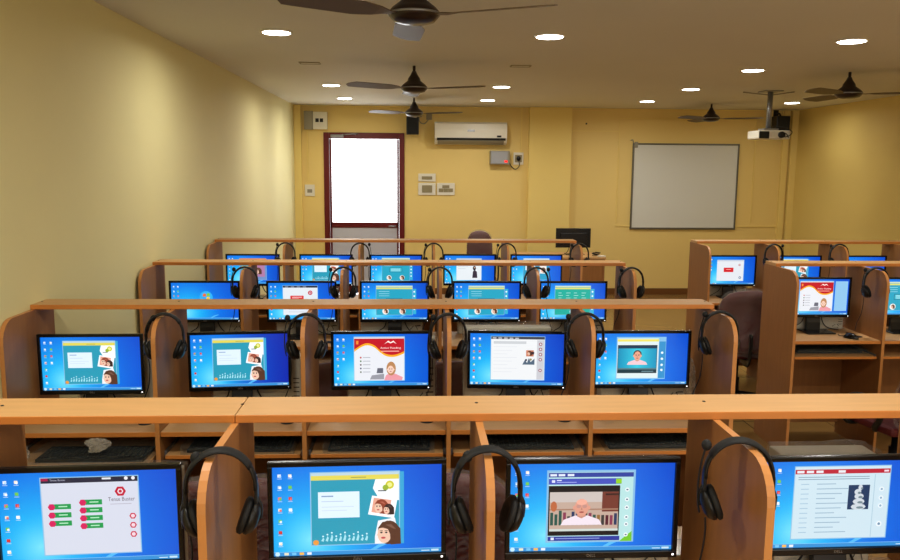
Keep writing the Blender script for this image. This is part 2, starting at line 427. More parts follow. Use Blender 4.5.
def sc_teal(s, dark=0):
    wallpaper(s, dark)
    s.rect(.235, .11, .54, .81, (60, 170, 215)); window(s, .225, .12, .52, .80, (44, 160, 186), (190, 214, 226), .03)
    s.rect(.225, .84, .52, .05, (226, 214, 96)); s.rect(.46, .86, .09, .010, (170, 165, 90))
    s.rect(.265, .42, .245, .29, (224, 240, 250)); s.rect(.285, .655, .07, .014, (140, 165, 200)); s.rect(.285, .60, .13, .008, (190, 205, 225)); s.rect(.285, .54, .19, .006, (200, 215, 230)); s.rect(.285, .50, .15, .006, (200, 215, 230))
    # white cards with circles and portraits
    s.poly([(.605, .84), (.745, .84), (.745, .60), (.62, .64), (.59, .74)], (244, 248, 250))
    s.circ(.69, .775, .026, (210, 205, 50)); s.circ(.69, .775, .015, (235, 238, 150)); s.circ(.665, .745, .018, (160, 185, 60)); s.rect(.62, .705, .05, .012, (90, 90, 100))
    s.poly([(.585, .66), (.735, .61), (.715, .40), (.56, .45)], (250, 250, 252))
    s.poly([(.595, .635), (.70, .605), (.685, .44), (.58, .475)], (232, 170, 150)); girl(s, .635, .53, .035, (150, 70, 50)); girl(s, .68, .50, .026, (60, 40, 40))
    s.poly([(.62, .38), (.72, .41), (.745, .2), (.745, .12), (.60, .12), (.60, .2)], (238, 240, 244)); girl(s, .675, .235, .058)
    for k in range(11): # running figures along the bottom
        x = .28+k*.026; h = .035+.02*((k*7) % 3); s.poly([(x, .17), (x+.012, .17+h), (x+.02, .17+h*.6), (x+.014, .16)], (170, 225, 235)); s.circ(x+.012, .185+h, .006, (210, 240, 245), 6)
    s.ell(.25, .155, .018, .03, (235, 160, 70), 10)
def sc_read(s):
    wallpaper(s)
    window(s, .215, .10, .53, .84, (232, 234, 240), (200, 210, 225), .02)
    ky = [(0, .70), (.13, .80), (.26, .85), (.40, .80), (.52, .68), (.63, .60), (.76, .575), (.88, .60), (1, .66)]
    cs = [(v.x, v.y) for v in smooth_path([(a, c_, 0) for a, c_ in ky], 3)]
    def curve(off): return [(.215+.53*t, .10+.84*v+off) for t, v in cs]
    s.poly([(.215, .91)]+[(p[0], p[1]-.03) for p in curve(.0)]+[(.745, .91)], (246, 176, 40))
    s.poly([(.215, .91)]+[(p[0], p[1]) for p in curve(.01)]+[(.745, .91)], (196, 20, 42))
    s.poly([(.53, .80), (.575, .87), (.60, .84), (.63, .87), (.665, .80), (.63, .84), (.60, .815), (.57, .84)], (255, 240, 235))
    s.text('Active Reading', .49, .70, .05, (255, 244, 240), .22); s.rect(.50, .655, .19, .02, (240, 170, 160))
    s.rect(.235, .80, .025, .07, (240, 150, 60))
    for k in range(5): s.rect(.275, .53-k*.07, .016, .03, [(190, 60, 60), (90, 130, 90), (110, 90, 90), (90, 90, 120), (120, 130, 110)][k]); s.rect(.305, .54-k*.07, .08, .012, (170, 172, 182))
    s.poly([(.45, .24), (.52, .24), (.52, .34), (.46, .34)], (110, 112, 125)); s.poly([(.38, .12), (.53, .12), (.53, .23), (.40, .2)], (160, 160, 170))
    s.poly([(.53, .10), (.55, .2), (.6, .25), (.66, .22), (.73, .16), (.72, .10)], (235, 160, 170)); s.ell(.605, .33, .05, .135, (190, 140, 95), 16); head(s, .60, .31, .036, (245, 208, 190), (190, 140, 95))
def sc_man(s):
    wallpaper(s)
    s.rect(.22, .10, .54, .82, (140, 190, 225)); s.rect(.232, .115, .515, .78, (185, 225, 225)); s.rect(.232, .84, .515, .05, (50, 70, 160))
    for x in (.24, .29, .345): s.rect(x, .852, .04, .025, (225, 232, 245))
    s.rect(.232, .76, .44, .065, (70, 86, 190)); s.rect(.25, .78, .02, .03, (220, 225, 245)); s.rect(.28, .80, .03, .012, (220, 225, 245)); s.rect(.28, .78, .12, .008, (170, 180, 230)); s.rect(.64, .765, .035, .055, (150, 210, 40))
    s.rect(.232, .18, .435, .565, (10, 12, 20))
    s.rect(.24, .235, .42, .44, (196, 172, 158)); s.rect(.24, .56, .42, .115, (205, 195, 190)); s.rect(.56, .45, .10, .225, (120, 60, 50)); s.rect(.58, .635, .08, .02, (60, 30, 30)); s.rect(.24, .47, .42, .015, (170, 130, 110))
    rnd = random.Random(5)
    for k in range(16): s.rect(.245+k*.026, .30, .018, .10+rnd.random()*.07, rnd.choice([(90, 30, 50), (40, 60, 100), (150, 110, 60), (60, 60, 60), (140, 60, 90), (40, 90, 80)]))
    s.ell(.265, .515, .02, .06, (190, 110, 70), 10)
    head(s, .435, .50, .047, (222, 160, 140), (200, 180, 170), True, (238, 225, 235))
    for k in (-1, 1): s.ell(.435+k*.018, .515, .015, .02, (200, 150, 140), 10)
    s.rect(.24, .235, .42, .025, (205, 215, 210)); s.rect(.232, .125, .44, .05, (40, 60, 160)); s.rect(.25, .135, .02, .03, (225, 232, 245)); s.rect(.28, .148, .27, .008, (160, 175, 225))
    s.poly([(.672, .115), (.747, .115), (.747, .23), (.70, .16)], (120, 200, 50))
    for y in (.70, .59, .50, .39, .31, .19): s.circ(.71, y, .013, (240, 246, 248), 10); s.rect(.704, y-.008, .012, .016, (90, 120, 140))
def sc_doc(s):
    wallpaper(s)
    window(s, .20, .11, .60, .82, (206, 226, 236), (206, 226, 236), .02)
    s.rect(.20, .85, .60, .05, (190, 36, 60))
    for x in (.21, .27, .33, .47): s.rect(x, .86, .045, .028, (230, 232, 238))
    s.rect(.76, .865, .03, .02, (235, 220, 230))
    for k in range(2): s.rect(.22, .81-k*.025, .45, .008, (130, 155, 175))
    for k in range(11): s.rect(.24, .73-k*.055, .05, .009, (165, 195, 215)); s.rect(.34, .73-k*.055, .12+.04*((k*5) % 3), .009, (150, 178, 198))
    s.rect(.54, .44, .135, .28, (26, 60, 100))
    for (x, y, rx) in ((.61, .47, .048), (.61, .53, .038), (.61, .59, .03), (.60, .64, .022), (.615, .69, .014)): s.ell(x, y, rx, .035, (206, 214, 222), 10); s.ell(x+.01, y-.01, rx*.5, .014, (120, 140, 150), 8)
    s.rect(.70, .12, .004, .72, (170, 200, 215))
    for y in (.67, .57, .48): s.circ(.75, y, .015, (235, 243, 248), 10); s.circ(.75, y, .008, (150, 180, 200), 8)
    s.ring(.75, .27, .018, (235, 243, 248), (120, 150, 175), .5, 10)
def sc_page(s):
    wallpaper(s, .3)
    window(s, .225, .10, .57, .84, (236, 238, 240), (70, 72, 84), .05)
    for k in range(5): s.rect(.24+k*.06, .90, .04, .02, (210, 212, 220))
    s.rect(.25, .80, .35, .05, (205, 208, 212))
    for k in range(8): s.rect(.25, .74-k*.07, .25-.05*(k % 3), .006, (215, 218, 224))
    s.rect(.60, .56, .08, .12, (205, 130, 100)); girl(s, .635, .62, .02); s.rect(.655, .60, .03, .05, (60, 40, 50))
    s.poly([(.56, .40), (.59, .50), (.61, .43), (.63, .53), (.65, .45), (.69, .52), (.69, .40)], (90, 110, 130)); s.circ(.60, .49, .012, (60, 60, 80), 8); s.circ(.65, .50, .012, (150, 140, 90), 8)
    s.rect(.715, .11, .075, .77, (205, 206, 212))
    for y in (.80, .70, .60, .50, .29): s.ring(.752, y, .018, (150, 40, 60), (225, 225, 230), .6, 10)
def sc_tutor(s):
    wallpaper(s)
    s.rect(.22, .10, .54, .83, (140, 195, 230)); s.rect(.23, .12, .45, .78, (222, 236, 238)); s.rect(.23, .84, .45, .045, (236, 226, 110))
    s.rect(.685, .12, .07, .72, (54, 150, 205))
    for y in (.62, .50, .38, .28): s.circ(.72, y, .014, (235, 248, 252), 10)
    s.rect(.235, .22, .43, .55, (10, 40, 50)); s.grad(.24, .29, .42, .42, lambda u, v: lerp((60, 205, 225), (20, 150, 190), abs(u-.5)*2), 6, 2)
    s.rect(.24, .705, .42, .05, (20, 60, 90))
    head(s, .45, .56, .042, (232, 170, 145), (70, 50, 40), False, (240, 205, 212))
    s.rect(.24, .29, .42, .03, (90, 130, 140)); s.rect(.24, .225, .42, .06, (18, 60, 72)); s.rect(.50, .25, .13, .01, (150, 190, 200))
def sc_plain(s):
    wallpaper(s)
    s.circ(.52, .60, .10, (50, 180, 240), 20)
    for (dx, dy, c) in ((-.045, .04, (236, 110, 50)), (.012, .05, (140, 205, 60)), (-.05, -.06, (60, 170, 235)), (.008, -.05, (250, 205, 60))):
        x, y = .515+dx, .60+dy-.02
        s.poly([(x, y), (x+.02, y+.012), (x+.046, y+.0), (x+.05, y+.075), (x+.026, y+.09), (x+.004, y+.075)], c)
def sc_report(s):
    wallpaper(s)
    window(s, .22, .12, .52, .80, (226, 232, 238), (34, 40, 66), .05)
    for k in range(4): s.rect(.25+k*.09, .88, .05, .02, (170, 180, 200))
    s.ring(.63, .73, .034, (196, 24, 62), (240, 230, 236), .55, 12); s.circ(.63, .73, .012, (196, 24, 62), 8)
    s.rect(.33, .55, .20, .10, (214, 36, 46)); s.rect(.355, .60, .15, .018, (250, 225, 222)); s.rect(.355, .57, .10, .010, (245, 190, 190))
    for k in range(5): s.rect(.30, .48-k*.07, .30, .01, (180, 190, 205))
def sc_table(s, green=False):
    wallpaper(s)
    c = (30, 176, 160) if green else (40, 168, 196)
    window(s, .22, .12, .55, .80, c, (210, 222, 190), .04); s.rect(.22, .83, .55, .04, (224, 220, 120))
    if green:
        for i in range(4):
            for j in range(6): s.rect(.27+i*.12, .72-j*.07, .05+.02*((i+j) % 2), .014, (190, 236, 226))
        s.ell(.50, .21, .05, .08, (190, 226, 235), 12)
    else:
        for k in range(3): s.rect(.26, .76-k*.06, .16, .01, (190, 232, 240))
        s.rect(.37, .42, .25, .16, (20, 110, 140)); s.rect(.38, .435, .23, .13, (80, 196, 214))
        for j in range(3): s.rect(.40, .46+j*.035, .18, .010, (220, 245, 248))
        s.ell(.36, .22, .05, .09, (240, 240, 235), 12); girl(s, .36, .22, .025); s.ell(.62, .22, .05, .09, (240, 236, 225), 12); girl(s, .62, .22, .03)
    s.rect(.78, .14, .05, .70, (60, 180, 215))
    for y in (.76, .64, .52, .40, .28): s.circ(.80, y, .014, (235, 248, 252), 8)
def sc_figure(s):
    wallpaper(s)
    window(s, .24, .12, .50, .78, (228, 234, 238), (190, 200, 215), .05)
    s.rect(.27, .60, .2, .012, (190, 200, 210)); s.rect(.27, .53, .15, .012, (190, 200, 210))
    s.ell(.60, .55, .032, .08, (30, 30, 40), 12); s.poly([(.56, .2), (.57, .42), (.60, .5), (.65, .42), (.66, .2)], (60, 50, 66)); s.circ(.605, .57, .014, (220, 180, 160), 10)
def sc_photo(s):
    wallpaper(s)
    window(s, .24, .14, .52, .76, (46, 162, 200), (220, 228, 234), .04)
    s.rect(.28, .48, .2, .24, (222, 240, 248)); s.rect(.57, .36, .14, .30, (238, 232, 228)); girl(s, .64, .48, .04); s.rect(.30, .24, .18, .05, (210, 236, 244))
def sc_color(s):
    wallpaper(s, .2)
    window(s, .24, .14, .52, .76, (120, 150, 200), (214, 120, 80), .12); s.rect(.26, .25, .2, .4, (60, 170, 190)); s.rect(.48, .25, .25, .42, (180, 130, 170)); girl(s, .60, .45, .05); s.rect(.28, .55, .15, .08, (240, 220, 110))
def sc_red(s):
    wallpaper(s)
    window(s, .22, .12, .55, .76, (226, 230, 236), (200, 208, 220), .05); s.rect(.36, .44, .20, .16, (214, 34, 44)); s.rect(.41, .53, .10, .014, (250, 215, 212))
    s.ring(.68, .70, .022, (180, 70, 80), (235, 228, 232), .5, 10); s.ring(.70, .24, .026, (90, 120, 150), (220, 228, 236), .5, 10)
def sc_read2(s):
    sc_read(s); s.rect(.775, .10, .20, .84, (150, 200, 235))
def mk(fn, *a):
    s = Cv(); fn(s, *a); return s.mesh()

# ------------------------------------------------------------------ monitors
def monitor_parts():
    r = thing('desktop_monitor', 'x', 'monitor')
    W, H = .445, .268; z0 = .098
    # bezel ring
    b = B()
    bm_box(b, -W/2, W/2, 0, .014, z0, z0+.018, .002); bm_box(b, -W/2, W/2, 0, .014, z0+H-.013, z0+H, .002)
    bm_box(b, -W/2, -W/2+.012, 0, .014, z0+.017, z0+H-.012, .002); bm_box(b, W/2-.012, W/2, 0, .014, z0+.017, z0+H-.012, .002)
    obj('bezel', b, M['gloss'], r)
    b = B(); bm_box(b, -W/2+.002, W/2-.002, .012, .026, z0+.003, z0+H-.003, .004)
    bm_box(b, -W/2+.05, W/2-.05, .024, .046, z0+.03, z0+H-.06, .012)
    obj('back_shell', b, M['black'], r)
    b = B(); bm_prism(b, [(.030, 0.008), (.055, .008), (.060, .17), (.045, .19), (.044, .12), (.032, .06)], 'X', -.045, .045)
    obj('stand_neck', b, M['black'], r)
    b = B(); bm_box(b, -.095, .095, -.085, .063, .0005, .010, .004); obj('stand_base', b, M['gloss'], r)
    b = B(); bm_box(b, W/2-.013, W/2-.008, -.0012, .0005, z0+.007, z0+.011); obj('power_light', b, M['led'], r)
    vs, fs, x0, x1, y0, y1 = glyphs('DELL'); sc = .0072/(y1-y0)
    b = B(); vv = [b.verts.new(((a-(x0+x1)/2)*sc, -.0006, z0+.006+(c-y0)*sc)) for a, c in vs]
    for f in fs:
        try: b.faces.new([vv[i] for i in f])
        except ValueError: pass
    obj('bezel_lettering', b, M['silver'], r, fixn=False)
    b = B(); bm_tube(b, [(.05, .05, z0+.04), (.075, .062, .06), (.11, .066, .02), (.16, .064, .0055), (.19, .06, .0055)], .0035, 6, smooth=5)
    obj('cable', b, M['rubber'], r)
    b = B(); bm_tube(b, [(-.05, .05, z0+.04), (-.065, .062, .06), (-.10, .068, .03), (-.14, .07, .0055)], .003, 6, smooth=5)
    obj('cable', b, M['rubber'], r)
    return r
MON = monitor_parts(); used = [False]
def place_monitor(X, Y, rz, scr, label, group='lit monitors in the carrels', z=DESK):
    if used[0]: m = copy_tree(MON)
    else: m = MON; used[0] = True
    m.location = (X, Y, z+.0005); m.rotation_euler = (0, 0, R(rz)); m['label'] = label; m['group'] = group
    if scr:
        o = bpy.data.objects.new('screen', scr); COL.objects.link(o); o.parent = m; o.location = (0, .0095, .098+.018+SHH/2)
    return m
_m = [  # row, centre offset from left end, dy, yaw, picture, label
 (0, .853, -.02, 3, (sc_hex,), 'black monitor showing green buttons with red hexagons, nearest row beside the left edge'),
 (0, 1.507, 0, 2, (sc_teal,), 'large near monitor showing a teal window with portraits, second in the nearest row'),
 (0, 2.102, 0, 0, (sc_man,), 'black monitor showing a video of a bald man among bookshelves, nearest row'),
 (0, 2.752, 0, 1, (sc_doc,), 'black monitor showing a text page under a red bar, nearest row beside the right edge'),
 (1, .247, -.05, 1, (sc_teal,), 'monitor beside the left wall showing a teal window, second row'),
 (1, .875, 0, 5, (sc_teal, .9), 'monitor showing a teal window over a darker blue desktop, second carrel of second row'),
 (1, 1.501, 0, 1, (sc_read,), 'monitor showing a red swirl title page with a smiling girl, middle of second row'),
 (1, 2.111, 0, -4, (sc_page,), 'monitor showing a white page with small pictures, second row'),
 (1, 2.684, 0, 0, (sc_tutor,), 'monitor showing a man in pink shirt on turquoise, rightmost carrel of second row'),
 (2, .315, 0, 0, (sc_plain,), 'monitor showing only a desktop wallpaper with a four-colour emblem, third row'),
 (2, .928, 0, 0, (sc_report,), 'monitor showing a white page with a red banner, second carrel of third row'),
 (2, 1.523, 0, 0, (sc_table,), 'monitor showing a turquoise quiz window, third carrel of third row'),
 (2, 2.119, 0, 0, (sc_table,), 'monitor showing a turquoise quiz window, fourth carrel of third row'),
 (2, 2.683, 0, 0, (sc_table, True), 'monitor showing a green table of words, rightmost carrel of third row'),
 (3, .305, 0, 0, (sc_color,), 'monitor showing an orange topped colourful window, farthest row by the left wall'),
 (3, .913, 0, 0, (sc_teal,), 'small far monitor showing a teal window, second carrel of the farthest row'),
 (3, 1.497, 0, 0, (sc_table,), 'small far monitor showing a turquoise quiz window, middle of the farthest row'),
 (3, 2.118, .03, 0, (sc_figure,), 'small far monitor showing a dark figure on white, fourth carrel of the farthest row'),
 (3, 2.688, .03, 0, (sc_photo,), 'small far monitor showing a portrait on blue, last carrel of the farthest left row'),
]
for r_, cx, dy, rz, pic, lab in _m:
    place_monitor(X0+cx, ROWY[r_]+dy, rz, mk(*pic), lab)
for X, r_, pic, lab in ((2.665, 2, (sc_read2,), 'monitor showing a red swirl title page, first carrel across the aisle'),
                        (3.24, 2, (sc_table,), 'monitor showing a turquoise window, cut off by the right edge'),
                        (2.715, 3, (sc_red,), 'monitor showing a small red box on a white page, farther row across the aisle'),
                        (3.285, 3, (sc_teal,), 'monitor showing a teal window, second carrel of the farther row across the aisle'),
                        (3.86, 3, (sc_plain,), 'monitor with blue desktop mostly hidden by shelf, third carrel of farther row across the aisle')):
    place_monitor(X, ROWY[r_], 0, mk(*pic), lab, z=.748 if r_ == 2 else DESK)

# ------------------------------------------------------------------ headsets
def headset_parts():
    r = thing('headset', 'x', 'headset')
    # origin = underside of the band at its apex; local x across, z up
    Wd, Ht = .078, .085
    pts = [(Wd*math.sin(a), 0, -Ht+.008+Ht*math.cos(a)) for a in [R(k) for k in range(-96, 97, 8)]]
    b = B(); bm_tube(b, pts, .0095, 10, flat=(.6, 1.5)); obj('headband', b, M['black'], r)
    b = B()
    pp = [(.077*math.sin(a), 0, -.080+.006+.083*math.cos(a)) for a in [R(k) for k in range(-60, 61, 8)]]
    bm_tube(b, pp, .0125, 12, flat=(.5, 1.6)); obj('band_cushion', b, M['pad'], r)
    for s in (-1, 1):
        b = B()
        bm_box(b, s*.079-.0045, s*.079+.0045, -.012, .012, -.12, -.072, .004)
        bm_tube(b, [(s*.080, -.0, -.105), (s*.088, 0, -.125), (s*.086, 0, -.155)], .0045, 8, smooth=4)
        obj('yoke', b, M['black'], r)
        rot = Matrix.Rotation(R(s*21), 3, 'Y')
        b = B()
        M4 = rot @ Matrix.Rotation(R(90), 3, 'Y')
        # cup: lathe along local x
        bm_lathe(b, [(.0, s*.020), (.018, s*.0195), (.032, s*.014), (.040, s*.003), (.040, -s*.004), (.0, -s*.0045)], (s*.064, 0, -.150), 20, M4=M4)
        c = obj('ear_cup', b, M['black'], r)
        b = B()
        bm_lathe(b, [(.012, -s*.005), (.037, -s*.005), (.043, -s*.010), (.042, -s*.018), (.034, -s*.022), (.022, -s*.019), (.012, -s*.012)], (s*.064, 0, -.150), 20, M4=M4)
        obj('ear_cushion', b, M['pad'], c)
    b = B(); bm_tube(b, [(-.088, -.01, -.17), (-.094, -.012, -.14), (-.095, -.013, -.09), (-.090, -.012, -.045), (-.082, -.010, -.012)], .0024, 6, smooth=5)
    mb = obj('microphone_boom', b, M['black'], r)
    b = B(); bm_ell(b, (-.080, -.01, -.004), (.012, .012, .0135)); obj('microphone_foam', b, M['pad'], mb)
    b = B(); bm_tube(b, [(-.072, 0, -.186), (-.070, .004, -.23), (-.078, .008, -.30), (-.10, .01, -.36), (-.11, .0, -.40)], .0022, 6, smooth=5)
    obj('cord', b, M['rubber'], r)
    return r
HS = headset_parts(); hused = [False]
def place_headset(xp, y, off=0, yaw=0, mirror=False, label='', tilt=0, mic=None):
    """xp = centre plane of the partition"""
    h = copy_tree(HS) if hused[0] else HS
    hused[0] = True
    lift = .078-math.sqrt(max(.078**2-off**2, 0)) if abs(off) < .078 else 0
    h.location = (xp+off, y, SH-T+.0035+lift*1.0)
    h.rotation_euler = (0, R(tilt), R(yaw+(180 if mirror else 0)))
    h.scale = (.95, .95, .98)
    h['label'] = label; h['group'] = 'headsets hung over the partitions'
    for c in kids(h):
        if c.name.startswith('microphone'):
            p = Vector((-.088, 0, -.17))
            c.matrix_basis = (Matrix.Translation(p+Vector((0, .014, 0))) @ Matrix.Rotation(R(mic), 4, 'Y') @ Matrix.Translation(-p)) if mic else Matrix()
_h = [
 (0, 2, .024, 6, True, 'black headset hung right of the hexagon button monitor, nearest row'),
 (0, 3, 0, 3, False, 'black headset straddling the partition between the near teal screen and the bald man video'),
 (0, 4, -.018, -11, False, 'black headset with foam microphone between the bald man video and the red-barred page'),
 (1, 1, .022, 6, True, 'black headset hung on the first inner partition of the second row, near left wall'),
 (1, 2, .004, 4, False, 'black headset left of the red swirl title page monitor, second row'),
 (1, 3, .0, 3, False, 'black headset between the red swirl page and the white page monitors, second row'),
 (1, 4, -.014, -5, False, 'black headset left of the pink shirted man video monitor, second row'),
 (1, 5, -.018, -12, False, 'black headset on the end panel beside the aisle, second row'),
 (2, 1, .004, 5, False, 'black headset just right of the plain wallpaper monitor, third row'),
 (2, 2, .004, 3, False, 'black headset just right of the red banner page monitor, third row'),
 (2, 3, 0, 0, False, 'black headset between the two turquoise quiz monitors, third row'),
 (2, 4, 0, 0, True, 'black headset just left of the green word table monitor, third row'),
 (2, 5, 0, 0, False, 'black headset on the end panel beside the aisle, third row'),
 (3, 1, 0, 0, False, 'small far headset on the first inner partition, farthest row near the left wall'),
 (3, 2, 0, 4, True, 'small far headset below the bright door glass, farthest row'),
 (3, 3, 0, 0, False, 'small far headset on the third inner partition of the farthest row'),
 (3, 4, 0, 0, False, 'small far headset beside the maroon chair back, farthest row'),
 (3, 5, 0, 0, False, 'small far headset on the end panel beside the desk with the switched-off monitor'),
]
for r_, k, off, yaw, mir, lab in _h:
    place_headset(X0+k*BAY+.009-(.016 if r_ == 1 else 0), ROWY[r_]-(.19 if (r_, k) == (0, 4) else .225 if r_ == 0 else .15 if (r_, k) == (1, 5) else .185), max(-.018, min(.018, off)), yaw, False if r_ < 2 else mir, lab,
                  mic={(0, 2): 9, (0, 3): 12, (1, 1): 12}.get((r_, k), 4 if k % 2 else None))
place_headset(XR3+BR+.009, ROWY[2]-.185, -.017, -6, False, 'black headset on the partition right of the red swirl monitor across the aisle')
place_headset(XR4+BR+.009, ROWY[3]-.185, 0, 0, True, 'small headset on first inner partition of the farther row across the aisle')
place_headset(XR4+2*BR+.009, ROWY[3]-.185, -.017, -4, False, 'small headset on second inner partition of the farther row across the aisle')

# ------------------------------------------------------------------ off-white computer cases behind the monitors
def case_parts():
    r = thing('computer_case', 'x', 'computer')
    W, Dp, H = .40, .075, .33
    b = B(); bm_box(b, -W/2, W/2, -Dp/2, Dp/2, 0.001, H, .006); obj('case_shell', b, M['beige'], r)
    b = B()
    for k in range(5): bm_box(b, W/2-.035, W/2-.008, -Dp/2-.0015, -Dp/2+.002, .06+k*.03, .066+k*.03)
    obj('vent_slots', b, M['dark'], r)
    b = B(); x, z, s = W/2-.05, .04, .022     # recycling triangle printed on the wrap
    for k in range(3):
        a0, a1 = R(90+120*k+14), R(90+120*(k+1)-30)
        p, q = Vector((x+s*math.cos(a0), 0, z+s*math.sin(a0))), Vector((x+s*math.cos(a1), 0, z+s*math.sin(a1)))
        n = (q-p).normalized(); m_ = Vector((-n.z, 0, n.x))*.002
        y = -Dp/2-.0026
        b.faces.new([b.verts.new((p+m_*u+n*0)+Vector((0, y, 0))) if w == 0 else b.verts.new((q+m_*u)+Vector((0, y, 0))) for u, w in ((1, 0), (-1, 0), (-1, 1), (1, 1))])
        b.faces.new([b.verts.new(Vector((0, y, 0))+q+m_*3), b.verts.new(Vector((0, y, 0))+q-m_*3), b.verts.new(Vector((0, y, 0))+q+n*.008)])
    obj('recycling_mark', b, M['dark'], r)
    # loose clear bag, crumpled
    b = B(); bm_box(b, -W/2-.006, W/2+.006, -Dp/2-.008, Dp/2+.006, .001, H+.008)
    bmesh.ops.subdivide_edges(b, edges=b.edges[:], cuts=6, use_grid_fill=True)
    rn = random.Random(9)
    for v in b.verts:
        if v.co.z > .01: v.co += Vector((rn.uniform(-.003, .004), rn.uniform(-.003, .002), rn.uniform(-.002, .006)))
    obj('plastic_bag', b, M['wrap'], r)
    return r
CS = case_parts(); cused = [False]
def place_case(X, Y, lab, dz=0, z=DESK):
    c = copy_tree(CS) if cused[0] else CS
    cused[0] = True
    c.location = (X, Y, z+.0005); c['label'] = lab; c['group'] = 'off-white computer cases behind the monitors'
    c.scale = (.66 if 'red-barred' in lab else 1, 1, 1+dz)
for r_, cx, dz, lab in (
    (0, .835, -.1, 'off-white computer case behind the hexagon button monitor'),
    (0, 1.49, -.12, 'off-white computer case behind the near teal screen monitor'),
    (0, 2.135, -.08, 'plastic wrapped computer case behind the bald man video monitor'),
    (0, 2.76, .02, 'computer case whose pale top shows above the red-barred page monitor'),
    (1, .33, -.12, 'off-white computer case behind the second row monitor by the left wall'),
    (1, .93, -.3, 'computer case with dark slots, right of the darker blue teal-window monitor'),
    (1, 1.545, -.05, 'off-white computer case with recycling mark behind the red swirl page monitor'),
    (1, 2.08, .1, 'pale computer case behind the white page monitor, second row'),
    (1, 2.72, -.15, 'off-white computer case behind the pink shirted man monitor, second row'),
    (2, .35, -.1, 'off-white computer case behind the plain wallpaper monitor'),
    (2, .95, -.1, 'off-white computer case behind the red banner page monitor'),
    (2, 1.50, -.1, 'off-white computer case behind the third carrel quiz monitor, third row'),
    (2, 2.14, -.1, 'off-white computer case behind the fourth carrel quiz monitor, third row'),
    (2, 2.70, -.1, 'off-white computer case behind the green word table monitor'),
    ):
    place_case(X0+cx, ROWY[r_]+.128, lab, dz)
place_case(2.70, ROWY[2]+.128, 'wrapped pale computer case behind the first monitor across the aisle', -.45, .748)
place_case(2.70, ROWY[3]+.128, 'pale computer case behind the red box page monitor, farther row across the aisle', -.45)

# ------------------------------------------------------------------ keyboards and mice
def keyboard_parts():
    r = thing('keyboard', 'x', 'keyboard')
    b = B(); bm_box(b, -.215, .215, -.075, .075, .001, .016, .004); obj('keyboard_body', b, M['black'], r)
    b = B()
    for j in range(5):
        for i in range(17): bm_box(b, -.205+i*.0243, -.205+i*.0243+.020, -.065+j*.026, -.065+j*.026+.021, .0162, .022)
    obj('keys', b, M['pad'], r)
    b = B()
    bm_box(b, -.235, .235, -.095, .095, .0005, .027); bmesh.ops.subdivide_edges(b, edges=b.edges[:], cuts=9, use_grid_fill=True)
    rn = random.Random(4)
    for v in b.verts:
        if v.co.z > .02: v.co.z += rn.uniform(0, .012)
    obj('plastic_sleeve', b, M['sleeve'], r)
    return r
KB = keyboard_parts(); kused = False
for i, (x, y, lab) in enumerate([(X0+.335, ROWY[1]-.16-.1, 'keyboard in clear sleeve on the pulled-out tray by the left wall'),
                  (X0+.91, ROWY[1]-.16, 'keyboard in clear sleeve on second tray from the left wall, second row'),
                  (X0+1.5, ROWY[1]-.16, 'keyboard in clear sleeve on the middle tray, second row'),
                  (X0+2.12, ROWY[1]-.16, 'keyboard in clear sleeve on fourth tray from the left wall, second row'),
                  (X0+2.7, ROWY[1]-.16, 'keyboard in clear sleeve on the tray nearest the aisle, second row'),
                  (XR3+.31, ROWY[2]-.10, 'dark keyboard on the tray of the first carrel across the aisle')]):
    k = copy_tree(KB) if i else KB
    k.location = (x, y, .6445 if x > 2 else .6165); k['label'] = lab; k['group'] = 'keyboards on the pull-out trays'
def mouse(x, y, lab):
    m = thing('computer_mouse', lab, 'mouse', (x, y, .748), (0, 0, R(25)))
    b = B(); bm_ell(b, (0, 0, .0), (.030, .052, .034)); 
    for v in b.verts:
        if v.co.z < .001: v.co.z = .001
    obj('mouse_body', b, M['gloss'], m)
    b = B(); bm_lathe(b, [(.0, -.003), (.008, -.003), (.008, .003), (.0, .003)], (0, .03, .026), 12, M4=Matrix.Rotation(R(90), 3, 'Y')); obj('scroll_wheel', b, M['pad'], m)
    b = B(); bm_tube(b, [(0, .05, .008), (-.01, .075, .005), (.01, .10, .005), (.03, .11, .005)], .002, 6, smooth=5); obj('cable', b, M['rubber'], m)
mouse(2.795, ROWY[2]-.20, 'black mouse on the desk of the first carrel across the aisle')

# crumpled plastic lumps on the trays
def plastic(x, y, z, sx, sy, sz, seed, lab):
    b = B(); bmesh.ops.create_icosphere(b, subdivisions=4, radius=1)
    rn = random.Random(seed)
    dirs = [(Vector((rn.uniform(-1, 1), rn.uniform(-1, 1), rn.uniform(-1, 1))).normalized(), rn.uniform(.12, .4)) for _ in range(26)]
    for v in b.verts:
        n = v.co.normalized(); k = 1
        for d, a in dirs: k -= a*max(0, n.dot(d)-.72)*1.6
        k += .12*math.sin(n.x*19+seed)*math.cos(n.z*17+n.y*11)
        v.co = Vector((n.x*sx*k, n.y*sy*k, max(n.z*sz*k+sz*.8, .001)))
    o = obj('plastic_wrap', b, M['wrapd'], None, (x, y, z)); tag(o, lab, 'plastic wrap')
plastic(X0+.048, ROWY[1]-.30, .6165, .036, .05, .055, 3, 'crumpled clear plastic wrap on the pulled-out tray, at its left end')
plastic(X0+.365, ROWY[1]-.33, .658, .06, .03, .035, 8, 'crumpled clear plastic wrap on the keyboard of the pulled-out tray')
plastic(X0+2.945, ROWY[1]+.10, DESK+.001, .022, .06, .12, 5, 'white plastic corner right of the pink shirted man monitor')

